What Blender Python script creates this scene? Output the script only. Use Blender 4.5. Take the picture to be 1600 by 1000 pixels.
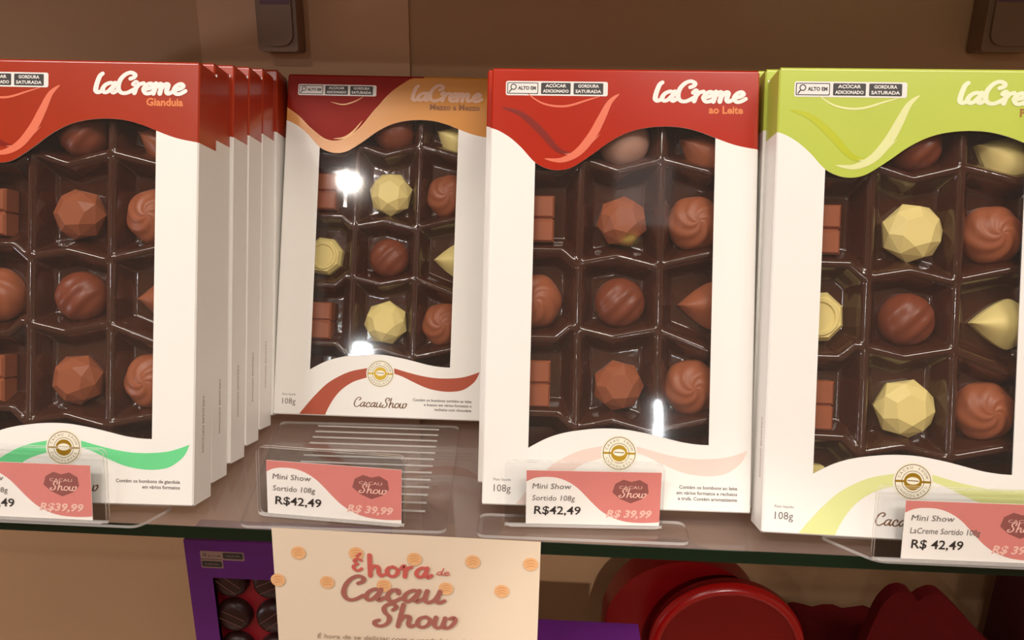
import bpy, bmesh, math, random
from mathutils import Matrix, Vector, Euler
from mathutils.geometry import tessellate_polygon
for o in list(bpy.data.objects): bpy.data.objects.remove(o)
S = bpy.context.scene
COL = S.collection
random.seed(7)

# ------------------------------------------------------------ camera
cd = bpy.data.cameras.new('camera'); cam = bpy.data.objects.new('camera', cd); COL.objects.link(cam)
cd.sensor_fit = 'HORIZONTAL'; cd.sensor_width = 36; cd.lens = 1160.85 / 1600 * 36; cd.clip_start = .01; cd.clip_end = 50
Rc = Matrix(((0.9980584810585132, -0.028302566584476864, 0.055481826861634574),
             (0.06127463969534355, 0.2864803494618075, -0.9561246926538643),
             (0.011166329628797905, 0.9576679874032398, 0.287658372006881)))
cam.matrix_world = Matrix.Translation((0, 0, .24259)) @ Rc.to_4x4()
S.camera = cam

# ------------------------------------------------------------ world and exposure
w = bpy.data.worlds.new('world'); S.world = w; w.use_nodes = True
w.node_tree.nodes['Background'].inputs[0].default_value = (1.0, .88, .76, 1)
w.node_tree.nodes['Background'].inputs[1].default_value = .25
S.view_settings.view_transform = 'Standard'; S.view_settings.look = 'None'
S.view_settings.exposure = -0.72; S.view_settings.gamma = 1; S.view_settings.use_curve_mapping = False

def area(name, loc, rot, sx, sy, power, col):
    l = bpy.data.lights.new(name, 'AREA'); l.shape = 'RECTANGLE'; l.size = sx; l.size_y = sy; l.energy = power; l.color = col
    o = bpy.data.objects.new(name, l); COL.objects.link(o); o.location = loc; o.rotation_euler = rot
    return o
WARM = (1.0, .955, .91)
LIGHTS = [  # ceiling panels of the shop: x, y, size x, size y, power
    (-1.0, -.70, .9, .3, 28, WARM), (.75, -.78, .9, .3, 26, WARM), (0, -.15, .9, .25, 3, WARM)]
CEIL = 1.55

# ------------------------------------------------------------ materials
def lin(c):
    return tuple(((v / 255) / 12.92 if v / 255 <= .04045 else ((v / 255 + .055) / 1.055) ** 2.4) for v in c)
def mat(name, rgb, rough=.5, spec=.5, metal=0., vary=.06, vscale=40., bump=0., bscale=80., coat=0., sub=0., trans=0.):
    m = bpy.data.materials.new(name); m.use_nodes = True
    nt = m.node_tree; b = nt.nodes['Principled BSDF']; c = lin(rgb)
    b.inputs['Roughness'].default_value = rough; b.inputs['Metallic'].default_value = metal
    b.inputs['Specular IOR Level'].default_value = spec
    b.inputs['Coat Weight'].default_value = coat
    b.inputs['Coat Roughness'].default_value = .08
    if sub:
        b.inputs['Subsurface Weight'].default_value = sub; b.inputs['Subsurface Scale'].default_value = .003
    tc = nt.nodes.new('ShaderNodeTexCoord')
    n = nt.nodes.new('ShaderNodeTexNoise'); n.inputs['Scale'].default_value = vscale; n.inputs['Detail'].default_value = 3
    nt.links.new(tc.outputs['Object'], n.inputs['Vector'])
    r = nt.nodes.new('ShaderNodeMix'); r.data_type = 'RGBA'
    r.inputs[6].default_value = tuple(v * (1 - vary) for v in c) + (1,)
    r.inputs[7].default_value = tuple(min(1, v * (1 + vary)) for v in c) + (1,)
    nt.links.new(n.outputs['Fac'], r.inputs[0]); nt.links.new(r.outputs[2], b.inputs['Base Color'])
    if bump:
        n2 = nt.nodes.new('ShaderNodeTexNoise'); n2.inputs['Scale'].default_value = bscale; n2.inputs['Detail'].default_value = 2
        nt.links.new(tc.outputs['Object'], n2.inputs['Vector'])
        bp = nt.nodes.new('ShaderNodeBump'); bp.inputs['Strength'].default_value = bump; bp.inputs['Distance'].default_value = .002
        nt.links.new(n2.outputs['Fac'], bp.inputs['Height']); nt.links.new(bp.outputs['Normal'], b.inputs['Normal'])
    return m
def clear(name, tint, gloss=1.0, rough=.03, milky=0., bump=0., bscale=60., ior=1.45, milk=(1, 1, 1)):
    m = bpy.data.materials.new(name); m.use_nodes = True
    nt = m.node_tree; nt.nodes.clear()
    out = nt.nodes.new('ShaderNodeOutputMaterial')
    t = nt.nodes.new('ShaderNodeBsdfTransparent'); t.inputs[0].default_value = tint + (1,)
    g = nt.nodes.new('ShaderNodeBsdfGlossy'); g.inputs['Roughness'].default_value = rough
    f = nt.nodes.new('ShaderNodeLayerWeight'); f.inputs['Blend'].default_value = .5   # Schlick's curve, alike on both faces
    pw = nt.nodes.new('ShaderNodeMath'); pw.operation = 'POWER'; pw.inputs[1].default_value = 5
    nt.links.new(f.outputs['Facing'], pw.inputs[0])
    f0 = ((ior - 1) / (ior + 1)) ** 2
    mul = nt.nodes.new('ShaderNodeMath'); mul.operation = 'MULTIPLY_ADD'; mul.use_clamp = True
    mul.inputs[1].default_value = (1 - f0) * gloss; mul.inputs[2].default_value = f0 * gloss
    nt.links.new(pw.outputs[0], mul.inputs[0])
    mx = nt.nodes.new('ShaderNodeMixShader')
    base = t
    if milky:
        d = nt.nodes.new('ShaderNodeBsdfDiffuse'); d.inputs[0].default_value = milk + (1,)
        m2 = nt.nodes.new('ShaderNodeMixShader'); m2.inputs[0].default_value = milky
        nt.links.new(t.outputs[0], m2.inputs[1]); nt.links.new(d.outputs[0], m2.inputs[2]); base = m2
    nt.links.new(mul.outputs[0], mx.inputs[0]); nt.links.new(base.outputs[0], mx.inputs[1]); nt.links.new(g.outputs[0], mx.inputs[2])
    if bump:
        tc = nt.nodes.new('ShaderNodeTexCoord')
        n2 = nt.nodes.new('ShaderNodeTexNoise'); n2.inputs['Scale'].default_value = bscale; n2.inputs['Detail'].default_value = 1.5
        nt.links.new(tc.outputs['Object'], n2.inputs['Vector'])
        bp = nt.nodes.new('ShaderNodeBump'); bp.inputs['Strength'].default_value = bump; bp.inputs['Distance'].default_value = .002
        nt.links.new(n2.outputs['Fac'], bp.inputs['Height']); nt.links.new(bp.outputs['Normal'], g.inputs['Normal'])
    nt.links.new(mx.outputs[0], out.inputs[0])
    return m
def lamp_mat(name, col, strength):
    m = bpy.data.materials.new(name); m.use_nodes = True
    b = m.node_tree.nodes['Principled BSDF']; b.inputs['Base Color'].default_value = col + (1,)
    b.inputs['Emission Color'].default_value = col + (1,); b.inputs['Emission Strength'].default_value = strength
    return m
M = dict(
    white=mat('white_card', (247, 243, 236), .42, .4, vary=.015, bump=.05, bscale=25),
    red=mat('red_card', (180, 38, 8), .24, .5, vary=.12, vscale=18, bump=.12, bscale=22, coat=.25),
    red_refl=mat('red_card_reflection_tint', (170, 52, 24), .24, .5, vary=.12, vscale=18, bump=.12, bscale=22, coat=.25),  # box red with a warm reflection mixed into the colour
    redd=mat('deep_red_card', (146, 28, 12), .4, .12, vary=.12, vscale=18, bump=.12, bscale=22),
    orange=mat('orange_card', (218, 146, 62), .24, .5, vary=.06, vscale=18, bump=.12, bscale=22, coat=.25),
    lime=mat('lime_card', (192, 206, 82), .3, .45, vary=.05, vscale=18, bump=.08, bscale=22, coat=.15),
    logo=mat('cream_print', (250, 240, 232), .35), sub_or=mat('orange_print', (228, 128, 62), .4),
    sub_br=mat('brown_print', (158, 108, 36), .4), sub_dk=mat('dark_print', (150, 88, 30), .4),
    logo_pale=mat('peach_print', (232, 188, 160), .3), logo_green=mat('pale_green_print', (240, 243, 205), .35),
    black=mat('black_print', (52, 46, 44), .4), grey=mat('grey_print', (110, 98, 94), .5),
    labelw=mat('label_print', (238, 234, 228), .35),
    peach=mat('peach_swirl_print', (232, 122, 92), .3), crease=mat('dark_red_swirl_print', (132, 26, 10), .3),
    limep=mat('pale_lime_swirl_print', (232, 234, 168), .3), limed=mat('green_swirl_print', (192, 200, 42), .3),
    orl=mat('light_orange_print', (238, 180, 110), .3),
    rib_g=mat('green_ribbon_print', (112, 222, 148), .4), rib_r=mat('rust_ribbon_print', (178, 78, 48), .4),
    rib_p=mat('pink_ribbon_print', (240, 216, 204), .4), rib_l=mat('lime_ribbon_print', (226, 230, 156), .4),
    gold=mat('gold_foil', (192, 152, 40), .3, metal=.6), cream=mat('cream_foil', (246, 240, 218), .35),
    brownp=mat('brown_line_print', (120, 82, 50), .4),
    tray=mat('dark_brown_tray', (70, 35, 22), .12, .6, vary=.15, vscale=30, bump=.3, bscale=70, coat=.8),
    milk=mat('milk_chocolate', (164, 92, 60), .38, .4, vary=.08, vscale=70, bump=.06, bscale=120),
    milkd=mat('dark_milk_chocolate', (132, 66, 42), .36, .4, vary=.1, vscale=70, bump=.06, bscale=120),
    whitec=mat('white_chocolate', (250, 228, 150), .42, .4, vary=.04, vscale=70, bump=.05, bscale=120),
    glarec=mat('glare_tinted_chocolate', (196, 150, 132), .4, .4),  # pinkish glare painted into the bonbon's colour
    wall=mat('brown_wall', (174, 136, 100), .6, .3, vary=.05, vscale=6, bump=.05, bscale=200),
    lit_wall=mat('painted_light_wall', (194, 154, 120), .6, .3, vary=.04, vscale=6),
    brk=mat('beige_bracket', (120, 90, 66), .35, .5, vary=.05), brkp=mat('purple_strip', (92, 58, 74), .5),
    rose=mat('rose_card_print', (222, 134, 126), .45), cardw=mat('card_paper', (250, 244, 236), .5, vary=.02),
    badge=mat('dusky_badge_print', (150, 86, 80), .5), rosel=mat('pale_rose_print', (246, 196, 180), .45),
    paper=mat('poster_paper', (236, 216, 190), .6, .3, vary=.03, vscale=12),
    medal=mat('orange_motif_print', (240, 186, 132), .6), medal2=mat('deep_orange_motif_print', (226, 158, 100), .6),
    pr=mat('rose_red_print', (206, 98, 88), .6), pb=mat('cocoa_print', (172, 104, 92), .6),
    pt=mat('taupe_text_print', (160, 134, 112), .6),
    purple=mat('purple_card', (96, 34, 112), .35, .4, vary=.06, bump=.05), traylow=mat('crimson_tray', (150, 26, 40), .3, .5),
    dark=mat('dark_chocolate', (52, 26, 24), .35, .4), drz=mat('chocolate_drizzle', (110, 72, 66), .4),
    gl=mat('taupe_label_print', (150, 118, 104), .5),
    redsat=mat('red_lacquer', (112, 3, 5), .32, .5, vary=.15, vscale=14), redrim=mat('bright_red_lacquer', (156, 10, 10), .25, .6),
    velvet=mat('dark_red_velvet', (92, 6, 10), .8, .2, vary=.2, vscale=60), maroon=mat('maroon_card', (62, 10, 20), .5, .3),
    gedge=mat('green_glass_edge', (6, 30, 17), .12, .6, vary=.25, vscale=9),
    shop=mat('shop_wall', (206, 186, 164), .7, .3), ceil=mat('shop_ceiling', (226, 218, 206), .8, .2),
    floorm=mat('shop_floor', (150, 122, 98), .4, .4), banner=mat('banner_cloth', (214, 214, 216), .7, .2),
    steel=mat('steel', (170, 168, 165), .3, .5, metal=.8), fix=mat('lamp_housing', (220, 220, 216), .5))
M['film'] = clear('window_film', (.93, .93, .92), 2.0, .05, milky=.012, bump=.14, bscale=16)  # slight milk paints in some of the reflected veil
M['acry'] = clear('clear_acrylic', (1, 1, 1), .42, .04, milky=.0, bump=.05, bscale=30)
M['aedge'] = clear('acrylic_edge', (.9, .9, .9), 2.0, .1, milky=.42, milk=(.95, .9, .86))
M['glass'] = clear('shelf_glass', (.90, .90, .88), 1.2, .02, milky=.13, milk=(.80, .58, .52))  # pinkish milk paints in reflections on the clear glass
M['lamp'] = lamp_mat('lamp_diffuser', (1, .9, .74), 6.0)
M['bulb'] = lamp_mat('spot_lens', (1, .93, .8), 60.0)
M['ybulb'] = lamp_mat('yellow_lens', (1, .8, .15), 14.0)

# ------------------------------------------------------------ object helpers
def tag(o, label=None, cat=None, group=None, kind=None):
    for k, v in (('label', label), ('category', cat), ('group', group), ('kind', kind)):
        if v: o[k] = v
    return o
def empty(name, mw=None):
    o = bpy.data.objects.new(name, None); o.empty_display_size = .02; COL.objects.link(o)
    if mw is not None: o.matrix_world = mw
    return o
class MB:
    def __init__(s): s.v = []; s.f = []; s.m = []
    def add(s, vs, fs, mi=0):
        k = len(s.v); s.v += [tuple(v) for v in vs]; s.f += [tuple(i + k for i in f) for f in fs]; s.m += [mi] * len(fs)
    def box(s, a, b, mi=0):
        x0, y0, z0 = a; x1, y1, z1 = b
        s.add([(x0, y0, z0), (x1, y0, z0), (x1, y1, z0), (x0, y1, z0), (x0, y0, z1), (x1, y0, z1), (x1, y1, z1), (x0, y1, z1)],
              [(0, 3, 2, 1), (4, 5, 6, 7), (0, 1, 5, 4), (1, 2, 6, 5), (2, 3, 7, 6), (3, 0, 4, 7)], mi)
    def poly(s, pts, y, mi=0):  # flat polygon in the xz plane facing -y
        tr = tessellate_polygon([[Vector((a, b, 0)) for a, b in pts]])
        fs = []
        for t in tr:
            A, B, C = (Vector(pts[i]) for i in t)
            cr = (B.x - A.x) * (C.y - A.y) - (B.y - A.y) * (C.x - A.x)
            fs.append(t if cr > 0 else (t[0], t[2], t[1]))
        s.add([(a, y, b) for a, b in pts], fs, mi)
    def prism(s, pts, y0, y1, mi=0, mside=None):  # outline in xz, y0 front, y1 back
        s.poly(pts, y0, mi)
        k = len(s.f); s.poly(pts, y1, mi)
        for i in range(k, len(s.f)): s.f[i] = s.f[i][::-1]
        n = len(pts); ms = mi if mside is None else mside
        s.add([(a, y0, b) for a, b in pts] + [(a, y1, b) for a, b in pts], [(i, i + n, (i + 1) % n + n, (i + 1) % n) for i in range(n)], ms)
    def slab(s, pts, z0, z1, mi=0, mside=None):  # outline in xy
        t = MB(); t.prism([(a, b) for a, b in pts], 0, 1, 0, 1)
        ms = mi if mside is None else mside
        k = len(s.v); s.v += [(x, z, z0 if y == 0 else z1) for x, y, z in t.v]
        s.f += [tuple(i + k for i in f) for f in t.f]; s.m += [mi if m == 0 else ms for m in t.m]
    def build(s, name, mats, parent=None, smooth=False, mw=None, recalc=False):
        me = bpy.data.meshes.new(name); me.from_pydata(s.v, [], s.f)
        if not isinstance(mats, (list, tuple)): mats = [mats]
        for m in mats: me.materials.append(m)
        me.polygons.foreach_set('material_index', s.m)
        if smooth: me.polygons.foreach_set('use_smooth', [True] * len(s.f))
        if recalc:
            bm = bmesh.new(); bm.from_mesh(me); bmesh.ops.remove_doubles(bm, verts=bm.verts, dist=1e-6)
            bmesh.ops.recalc_face_normals(bm, faces=bm.faces); bm.to_mesh(me); bm.free()
        me.update()
        o = bpy.data.objects.new(name, me); COL.objects.link(o)
        if parent: o.parent = parent
        if mw is not None: o.matrix_world = mw
        return o
def copy_tree(o, parent=None):
    c = o.copy(); COL.objects.link(c); c.parent = parent
    for ch in list(o.children): copy_tree(ch, c)
    return c
def catmull(P, n=6, closed=False):
    out = []; N = len(P)
    rng = range(N if closed else N - 1)
    g = (lambda i: P[i % N]) if closed else (lambda i: P[max(0, min(N - 1, i))])
    for i in rng:
        a, b, c, d = g(i - 1), g(i), g(i + 1), g(i + 2)
        for k in range(n):
            t = k / n
            out.append(tuple(.5 * (2 * b[j] + (c[j] - a[j]) * t + (2 * a[j] - 5 * b[j] + 4 * c[j] - d[j]) * t * t + (3 * b[j] - a[j] - 3 * c[j] + d[j]) * t ** 3) for j in range(len(b))))
    if not closed: out.append(tuple(P[-1]))
    return out
def interp(T, x):
    if x <= T[0][0]: return T[0][1]
    for (a, fa), (b, fb) in zip(T, T[1:]):
        if x <= b: return fa + (fb - fa) * (x - a) / (b - a)
    return T[-1][1]
# brush lettering: every glyph is a few centre-line strokes (em units), drawn with a round pen
GL = {
 'l': (.34, [[(.2, .93), (.12, .8), (.08, .4), (.1, .1), (.2, .02), (.34, .14)]]),
 'a': (.56, [[(.42, .42), (.28, .49), (.12, .38), (.06, .18), (.14, .03), (.27, .08), (.4, .32)], [(.44, .48), (.39, .18), (.45, .02), (.58, .14)]]),
 'C': (.66, [[(.44, .7), (.56, .78), (.56, .92), (.4, 1.), (.22, .88), (.1, .6), (.1, .26), (.24, .03), (.44, .02), (.66, .2)]]),
 'r': (.4, [[(.0, .44), (.09, .56), (.13, .36), (.11, .03)], [(.13, .26), (.22, .44), (.36, .5)]]),
 'e': (.46, [[(.1, .2), (.27, .26), (.36, .38), (.28, .49), (.15, .42), (.08, .22), (.17, .02), (.32, .02), (.48, .16)]]),
 'm': (.74, [[(.07, .48), (.06, .02)], [(.07, .24), (.18, .46), (.27, .44), (.28, .02)], [(.29, .24), (.4, .46), (.5, .44), (.5, .12), (.58, .01), (.74, .14)]]),
 'h': (.56, [[(.09, 1.), (.08, .02)], [(.09, .26), (.22, .48), (.36, .45), (.38, .14), (.46, .02), (.56, .08)]]),
 'o': (.5, [[(.26, .49), (.09, .4), (.06, .16), (.2, .01), (.37, .1), (.42, .34), (.26, .49)]]),
 'c': (.46, [[(.36, .36), (.3, .49), (.15, .44), (.07, .24), (.15, .03), (.3, .01), (.46, .14)]]),
 'u': (.62, [[(.07, .48), (.06, .14), (.17, .01), (.32, .1), (.4, .3)], [(.43, .48), (.4, .14), (.48, .01), (.62, .1)]]),
 'S': (.62, [[(.46, .74), (.54, .86), (.46, .99), (.3, 1.), (.18, .84), (.24, .62), (.4, .42), (.4, .16), (.24, .0), (.04, .04), (.0, .2), (.12, .26)]]),
 'w': (.7, [[(.04, .48), (.05, .14), (.16, .01), (.29, .1), (.32, .46)], [(.31, .2), (.37, .02), (.53, .06), (.63, .3), (.58, .5), (.46, .44)]]),
 'd': (.56, [[(.42, .42), (.28, .49), (.12, .38), (.06, .18), (.14, .03), (.27, .08), (.4, .32)], [(.46, .95), (.4, .18), (.46, .02), (.58, .1)]]),
 'R': (.6, [[(.1, .95), (.08, .02)], [(.1, .92), (.36, .96), (.46, .74), (.3, .5), (.12, .48)], [(.26, .48), (.38, .2), (.52, .02)]]),
 'E': (.46, [[(.4, .56), (.2, .64), (.08, .52), (.22, .36)], [(.22, .36), (.04, .24), (.1, .04), (.26, .0), (.4, .12)], [(.2, .78), (.34, .92)]]),
}
def lettering(mb, text, x, z, size, y, pen=.15, slant=.2, track=.0, mi=0, rot=0., width=None, contrast=.35):
    adv = sum(GL[c][0] + track for c in text)
    if width: kx = width / (adv * size)
    else: kx = 1
    cx = 0; cr, sr = math.cos(rot), math.sin(rot); kk = 0
    for c in text:
        wd, strokes = GL[c]
        for st in strokes:
            P = catmull(st, 5); P = [((cx + a + b * slant) * size * kx, b * size) for a, b in P]
            n = len(P); L = []; Rr = []; yy = y - .000015 * (kk % 40); kk += 1
            for i, (a, b) in enumerate(P):
                a0, b0 = P[max(0, i - 1)]; a1, b1 = P[min(n - 1, i + 1)]
                dx, dz = a1 - a0, b1 - b0; l = math.hypot(dx, dz) or 1e-9; dx /= l; dz /= l
                h = pen * size * .5 * (1 - contrast * abs(dx))
                L.append((a - dz * h, b + dx * h)); Rr.append((a + dz * h, b - dx * h))
            pts = L + Rr
            mb.add([(x + a * cr - b * sr, yy, z + a * sr + b * cr) for a, b in pts], [(i, i + n, i + n + 1, i + 1) for i in range(n - 1)], mi)
            for e in (0, n - 1):
                a, b = P[e]; h = math.hypot(L[e][0] - a, L[e][1] - b)
                C = [(a + h * math.cos(t * math.pi / 5), b + h * math.sin(t * math.pi / 5)) for t in range(10)]
                mb.add([(x + p * cr - q * sr, yy - (.00001 if e else .00003), z + p * sr + q * cr) for p, q in C], [tuple(range(10))], mi)
        cx += wd + track
    return adv * size * kx
def typeset(mb, text, x, z, size, y, shear=0., bold=0., align='LEFT', mi=0, width=None, rot=0., vertical=False):
    cu = bpy.data.curves.new('t', 'FONT'); cu.body = text; cu.size = size; cu.shear = shear; cu.offset = bold; cu.resolution_u = 2
    cu.align_x = 'LEFT'
    o = bpy.data.objects.new('t', cu); me = bpy.data.meshes.new_from_object(o)
    vs = [(v.co.x, v.co.y) for v in me.vertices]; fs = [tuple(p.vertices) for p in me.polygons]
    if vs:
        x0 = min(v[0] for v in vs); x1 = max(v[0] for v in vs); k = width / (x1 - x0) if width else 1; Wt = (x1 - x0) * k
        off = {'LEFT': 0, 'RIGHT': -Wt, 'CENTER': -Wt / 2}[align]; cr, sr = math.cos(rot), math.sin(rot)
        vs = [((a - x0) * k + off, b) for a, b in vs]
        mb.add([(x + a * cr - b * sr, y, z + a * sr + b * cr) for a, b in vs], fs, mi)
    bpy.data.objects.remove(o); bpy.data.curves.remove(cu); bpy.data.meshes.remove(me)
def rrect(x0, z0, x1, z1, r, n=4):
    P = []
    for cx, cz, a in ((x1 - r, z1 - r, 0), (x0 + r, z1 - r, 90), (x0 + r, z0 + r, 180), (x1 - r, z0 + r, 270)):
        for k in range(n + 1):
            t = math.radians(a + 90 * k / n); P.append((cx + r * math.cos(t), cz + r * math.sin(t)))
    return P
def circ(cx, cz, r, n=24, sx=1.): return [(cx + sx * r * math.cos(2 * math.pi * k / n), cz + r * math.sin(2 * math.pi * k / n)) for k in range(n)]
def ring(mb, cx, cz, r0, r1, y, mi=0, n=32):
    A = circ(cx, cz, r0, n); B = circ(cx, cz, r1, n)
    mb.add([(a, y, b) for a, b in A + B], [(i, (i + 1) % n, (i + 1) % n + n, i + n) for i in range(n)], mi)
def taper(mb, P, wmax, y, mi=0):  # a printed stroke thin at both ends
    P = catmull(P, 6); n = len(P); L = []; R = []
    for i, (a, b) in enumerate(P):
        a0, b0 = P[max(0, i - 1)]; a1, b1 = P[min(n - 1, i + 1)]; dx, dz = a1 - a0, b1 - b0; l = math.hypot(dx, dz) or 1; dx /= l; dz /= l
        h = wmax * .5 * math.sin(math.pi * i / (n - 1)) ** .8
        L.append((a - dz * h, b + dx * h)); R.append((a + dz * h, b - dx * h))
    mb.add([(a, y, b) for a, b in L + R], [(i, i + n, i + n + 1, i + 1) for i in range(n - 1)], mi)

# ------------------------------------------------------------ the setting
def struct(mb, name, m, **k):
    o = mb.build(name, m, **k); o['kind'] = 'structure'; return o
WY = .628
b = MB(); b.box((-2.2, WY, -1.25), (2.2, WY + .1, CEIL)); struct(b, 'wall_back', M['wall'])
b = MB(); b.box((-.292, WY - .003, -1.25), (-.121, WY, CEIL)); struct(b, 'painted_light_strip_1', M['lit_wall'])  # paler strip paints in the patch of light on the wall
b = MB(); b.box((-2.3, -2.6, -1.25), (-2.2, WY + .1, CEIL)); struct(b, 'wall_left', M['shop'])
b = MB(); b.box((2.2, -2.6, -1.25), (2.3, WY + .1, CEIL)); struct(b, 'wall_right', M['shop'])
b = MB(); b.box((-2.3, -2.7, -1.25), (2.3, -2.6, CEIL)); struct(b, 'wall_front', M['shop'])
b = MB(); b.box((-2.3, -2.7, -1.35), (2.3, WY + .1, -1.25)); struct(b, 'floor', M['floorm'])
b = MB(); b.box((-2.3, -2.7, CEIL), (2.3, WY + .1, CEIL + .1)); struct(b, 'ceiling', M['ceil'])

for i, (x, y, sx, sy, pw, col) in enumerate(LIGHTS):
    t = empty('ceiling_light', Matrix.Translation((x, y, CEIL)))
    tag(t, ['flush rectangular ceiling light panel at front left of the shop', 'flush rectangular ceiling light panel at front right of the shop',
            'flush rectangular ceiling light panel nearest to the glass shelf'][i], 'ceiling light', 'ceiling light panels')
    f = MB(); f.box((-sx / 2 - .02, -sy / 2 - .02, -.03), (sx / 2 + .02, sy / 2 + .02, 0)); f.build('frame', M['fix'], t)
    d = MB(); d.box((-sx / 2, -sy / 2, -.034), (sx / 2, sy / 2, -.0305)); d.build('diffuser', M['lamp'], t)
    l = area('panel_lamp', (0, 0, -.036), (0, 0, 0), sx, sy, pw, col); l.parent = t; l.location = (0, 0, -.037)
def lathe(prof, n=24, mi=0, mb=None):
    mb = mb or MB(); k = len(prof)
    vs = [(r * math.cos(2 * math.pi * j / n), r * math.sin(2 * math.pi * j / n), z) for j in range(n) for r, z in prof]
    mb.add(vs, [(j * k + i, ((j + 1) % n) * k + i, ((j + 1) % n) * k + i + 1, j * k + i + 1) for j in range(n) for i in range(k - 1)], mi)
    return mb
for x, y, z, mb_, lb, pw, aim in ((-.74, -1.5, 1.5, 'bulb', 'small white ceiling spotlight on the left of the shop', 40, (-.15, .5, .1)),
                          (.42, -2.3, 1.42, 'ybulb', 'small yellow spotlight near the far shop wall, with added fill beam', 320, (.05, .628, -.22)),  # narrow beam added to brighten the wall below the shelf
                          (-.25, -.62, 1.5, 'bulb', 'added white spotlight for glints, between the two long ceiling panels', 8, (-.3, .45, .1)),  # this spot and the next two are added for sparkle on the trays
                          (.45, -.32, 1.5, 'bulb', 'added white spotlight for glints, right of centre close to the shelf', 8, (.1, .45, .1)),
                          (1.25, -.5, 1.5, 'bulb', 'added white spotlight for glints, farthest to the right', 12, (.25, .45, .1))):
    t = empty('spotlight', Matrix.Translation((x, y, z))); tag(t, lb, 'spotlight')
    lathe([(0, .0), (.035, 0), (.04, -.03), (.034, -.03), (.03, -.012), (0, -.012)]).build('housing', M['steel'], t, smooth=False)
    lathe([(0, -.0125), (.029, -.0125), (.029, -.018), (0, -.022)]).build('lens', M[mb_], t)
    s = MB(); s.box((-.006, -.006, 0), (.006, .006, CEIL - z)); s.build('stem', M['steel'], t)
    if pw:
        l = bpy.data.lights.new('spot_lamp', 'SPOT'); l.energy = pw; l.spot_size = .11 if mb_ == 'ybulb' else 1.0; l.spot_blend = .6; l.shadow_soft_size = .03; l.color = (1, .92, .85)
        lo = bpy.data.objects.new('spot_lamp', l); COL.objects.link(lo); lo.parent = t; lo.location = (0, 0, -.03)
        lo.rotation_euler = (Vector(aim) - Vector((x, y, z))).to_track_quat('-Z', 'Y').to_euler()
# added lamps: cool fill for the lower wall, slim ones for window streaks
for x, y, z, aim, pw, cc, lb, hw, hh in ((-1.9, -.35, -.15, (-.45, .62, -.2), 9, (.74, .80, 1.0), 'added cool fill lamp low on the left of the shop', .16, .11),
                        (.43, -1.7, .43, (.05, .62, -.05), 2, (.92, .97, 1), 'added slim upright lamp for a bright streak in the middle box window', .007, .085),
                        (-.65, -1.7, .81, (-.1, .62, -.05), 4, (.9, .97, 1), 'added small lamp for a bright reflection in the set-back box window', .025, .032)):
    wall = x < -1
    t = empty('cool_fill_lamp' if wall else 'streak_lamp', Matrix.Translation((x, y, z)) @ (Vector(aim) - Vector((x, y, z))).to_track_quat('-Z', 'Y').to_matrix().to_4x4()); tag(t, lb, 'lamp')
    b = MB(); b.box((-hw - .01, -hh - .01, 0), (hw + .01, hh + .01, .03)); b.build('housing', M['fix'], t)
    b = MB(); b.box((-hw, -hh, -.004), (hw, hh, -.0005)); b.build('diffuser', M['lamp'], t)
    b = MB()
    if wall: b.box((-.012, -.012, .03), (.012, .012, .34)); b.build('arm', M['steel'], t)
    else:
        b.box((x - .012, y - .05, -1.25), (x + .012, y - .026, z)); b.box((x - .1, y - .14, -1.25), (x + .1, y + .06, -1.235)); o = b.build('pole', M['steel'], t); o.matrix_parent_inverse = t.matrix_world.inverted()
    l = area('fixture_lamp', (0, 0, 0), (0, 0, 0), 2 * hw, 2 * hh, pw, cc); l.parent = t; l.location = (0, 0, -.008)
b = MB(); b.box((-.1, -.002, -.25), (.1, .002, 0)); b.box((-.105, -.005, -.002), (.105, .005, .008)); b.box((-.08, -.001, 0), (-.078, .001, CEIL - 1.34)); b.box((.078, -.001, 0), (.08, .001, CEIL - 1.34))
tag(b.build('hanging_banner', M['banner'], mw=Matrix.Translation((.37, -1.5, 1.34))), 'plain pale hanging banner below the shop ceiling', 'banner')

# glass shelf
YE = .3743; ZT = -.0035
t = empty('glass_shelf', Matrix.Translation((0, YE, ZT)))
tag(t, 'clear glass shelf with dark green front edge under the boxes', 'shelf')
b = MB(); b.box((-.95, .0008, -.0081), (.95, WY - YE, 0)); b.build('panel', M['glass'], t)
b = MB(); b.prism([(-.95, -.0001), (-.95, -.0079), (.95, -.0079), (.95, -.0001)][::-1], 0, .0007); b.build('polished_edge', M['gedge'], t)
b = MB(); b.prism(rrect(-.95, 0, .95, .018, .002), 0, WY - .475); o = b.build('shade_board', M['brk'], mw=Matrix.Translation((0, .475, .352)), recalc=True)  # opaque board out of view, added to shade upper wall and set-back box
tag(o, 'unseen narrow brown board added above the boxes to shade the wall', 'shelf')
LOWZ = -.36
t = empty('glass_shelf', Matrix.Translation((0, YE, LOWZ)))
tag(t, 'lower glass shelf carrying the purple and red gift boxes', 'shelf')
b = MB(); b.box((-.95, .0008, -.0081), (.95, WY - YE, 0)); b.build('panel', M['glass'], t)
b = MB(); b.prism([(-.95, -.0001), (-.95, -.0079), (.95, -.0079), (.95, -.0001)][::-1], 0, .0007); b.build('polished_edge', M['gedge'], t)
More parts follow.
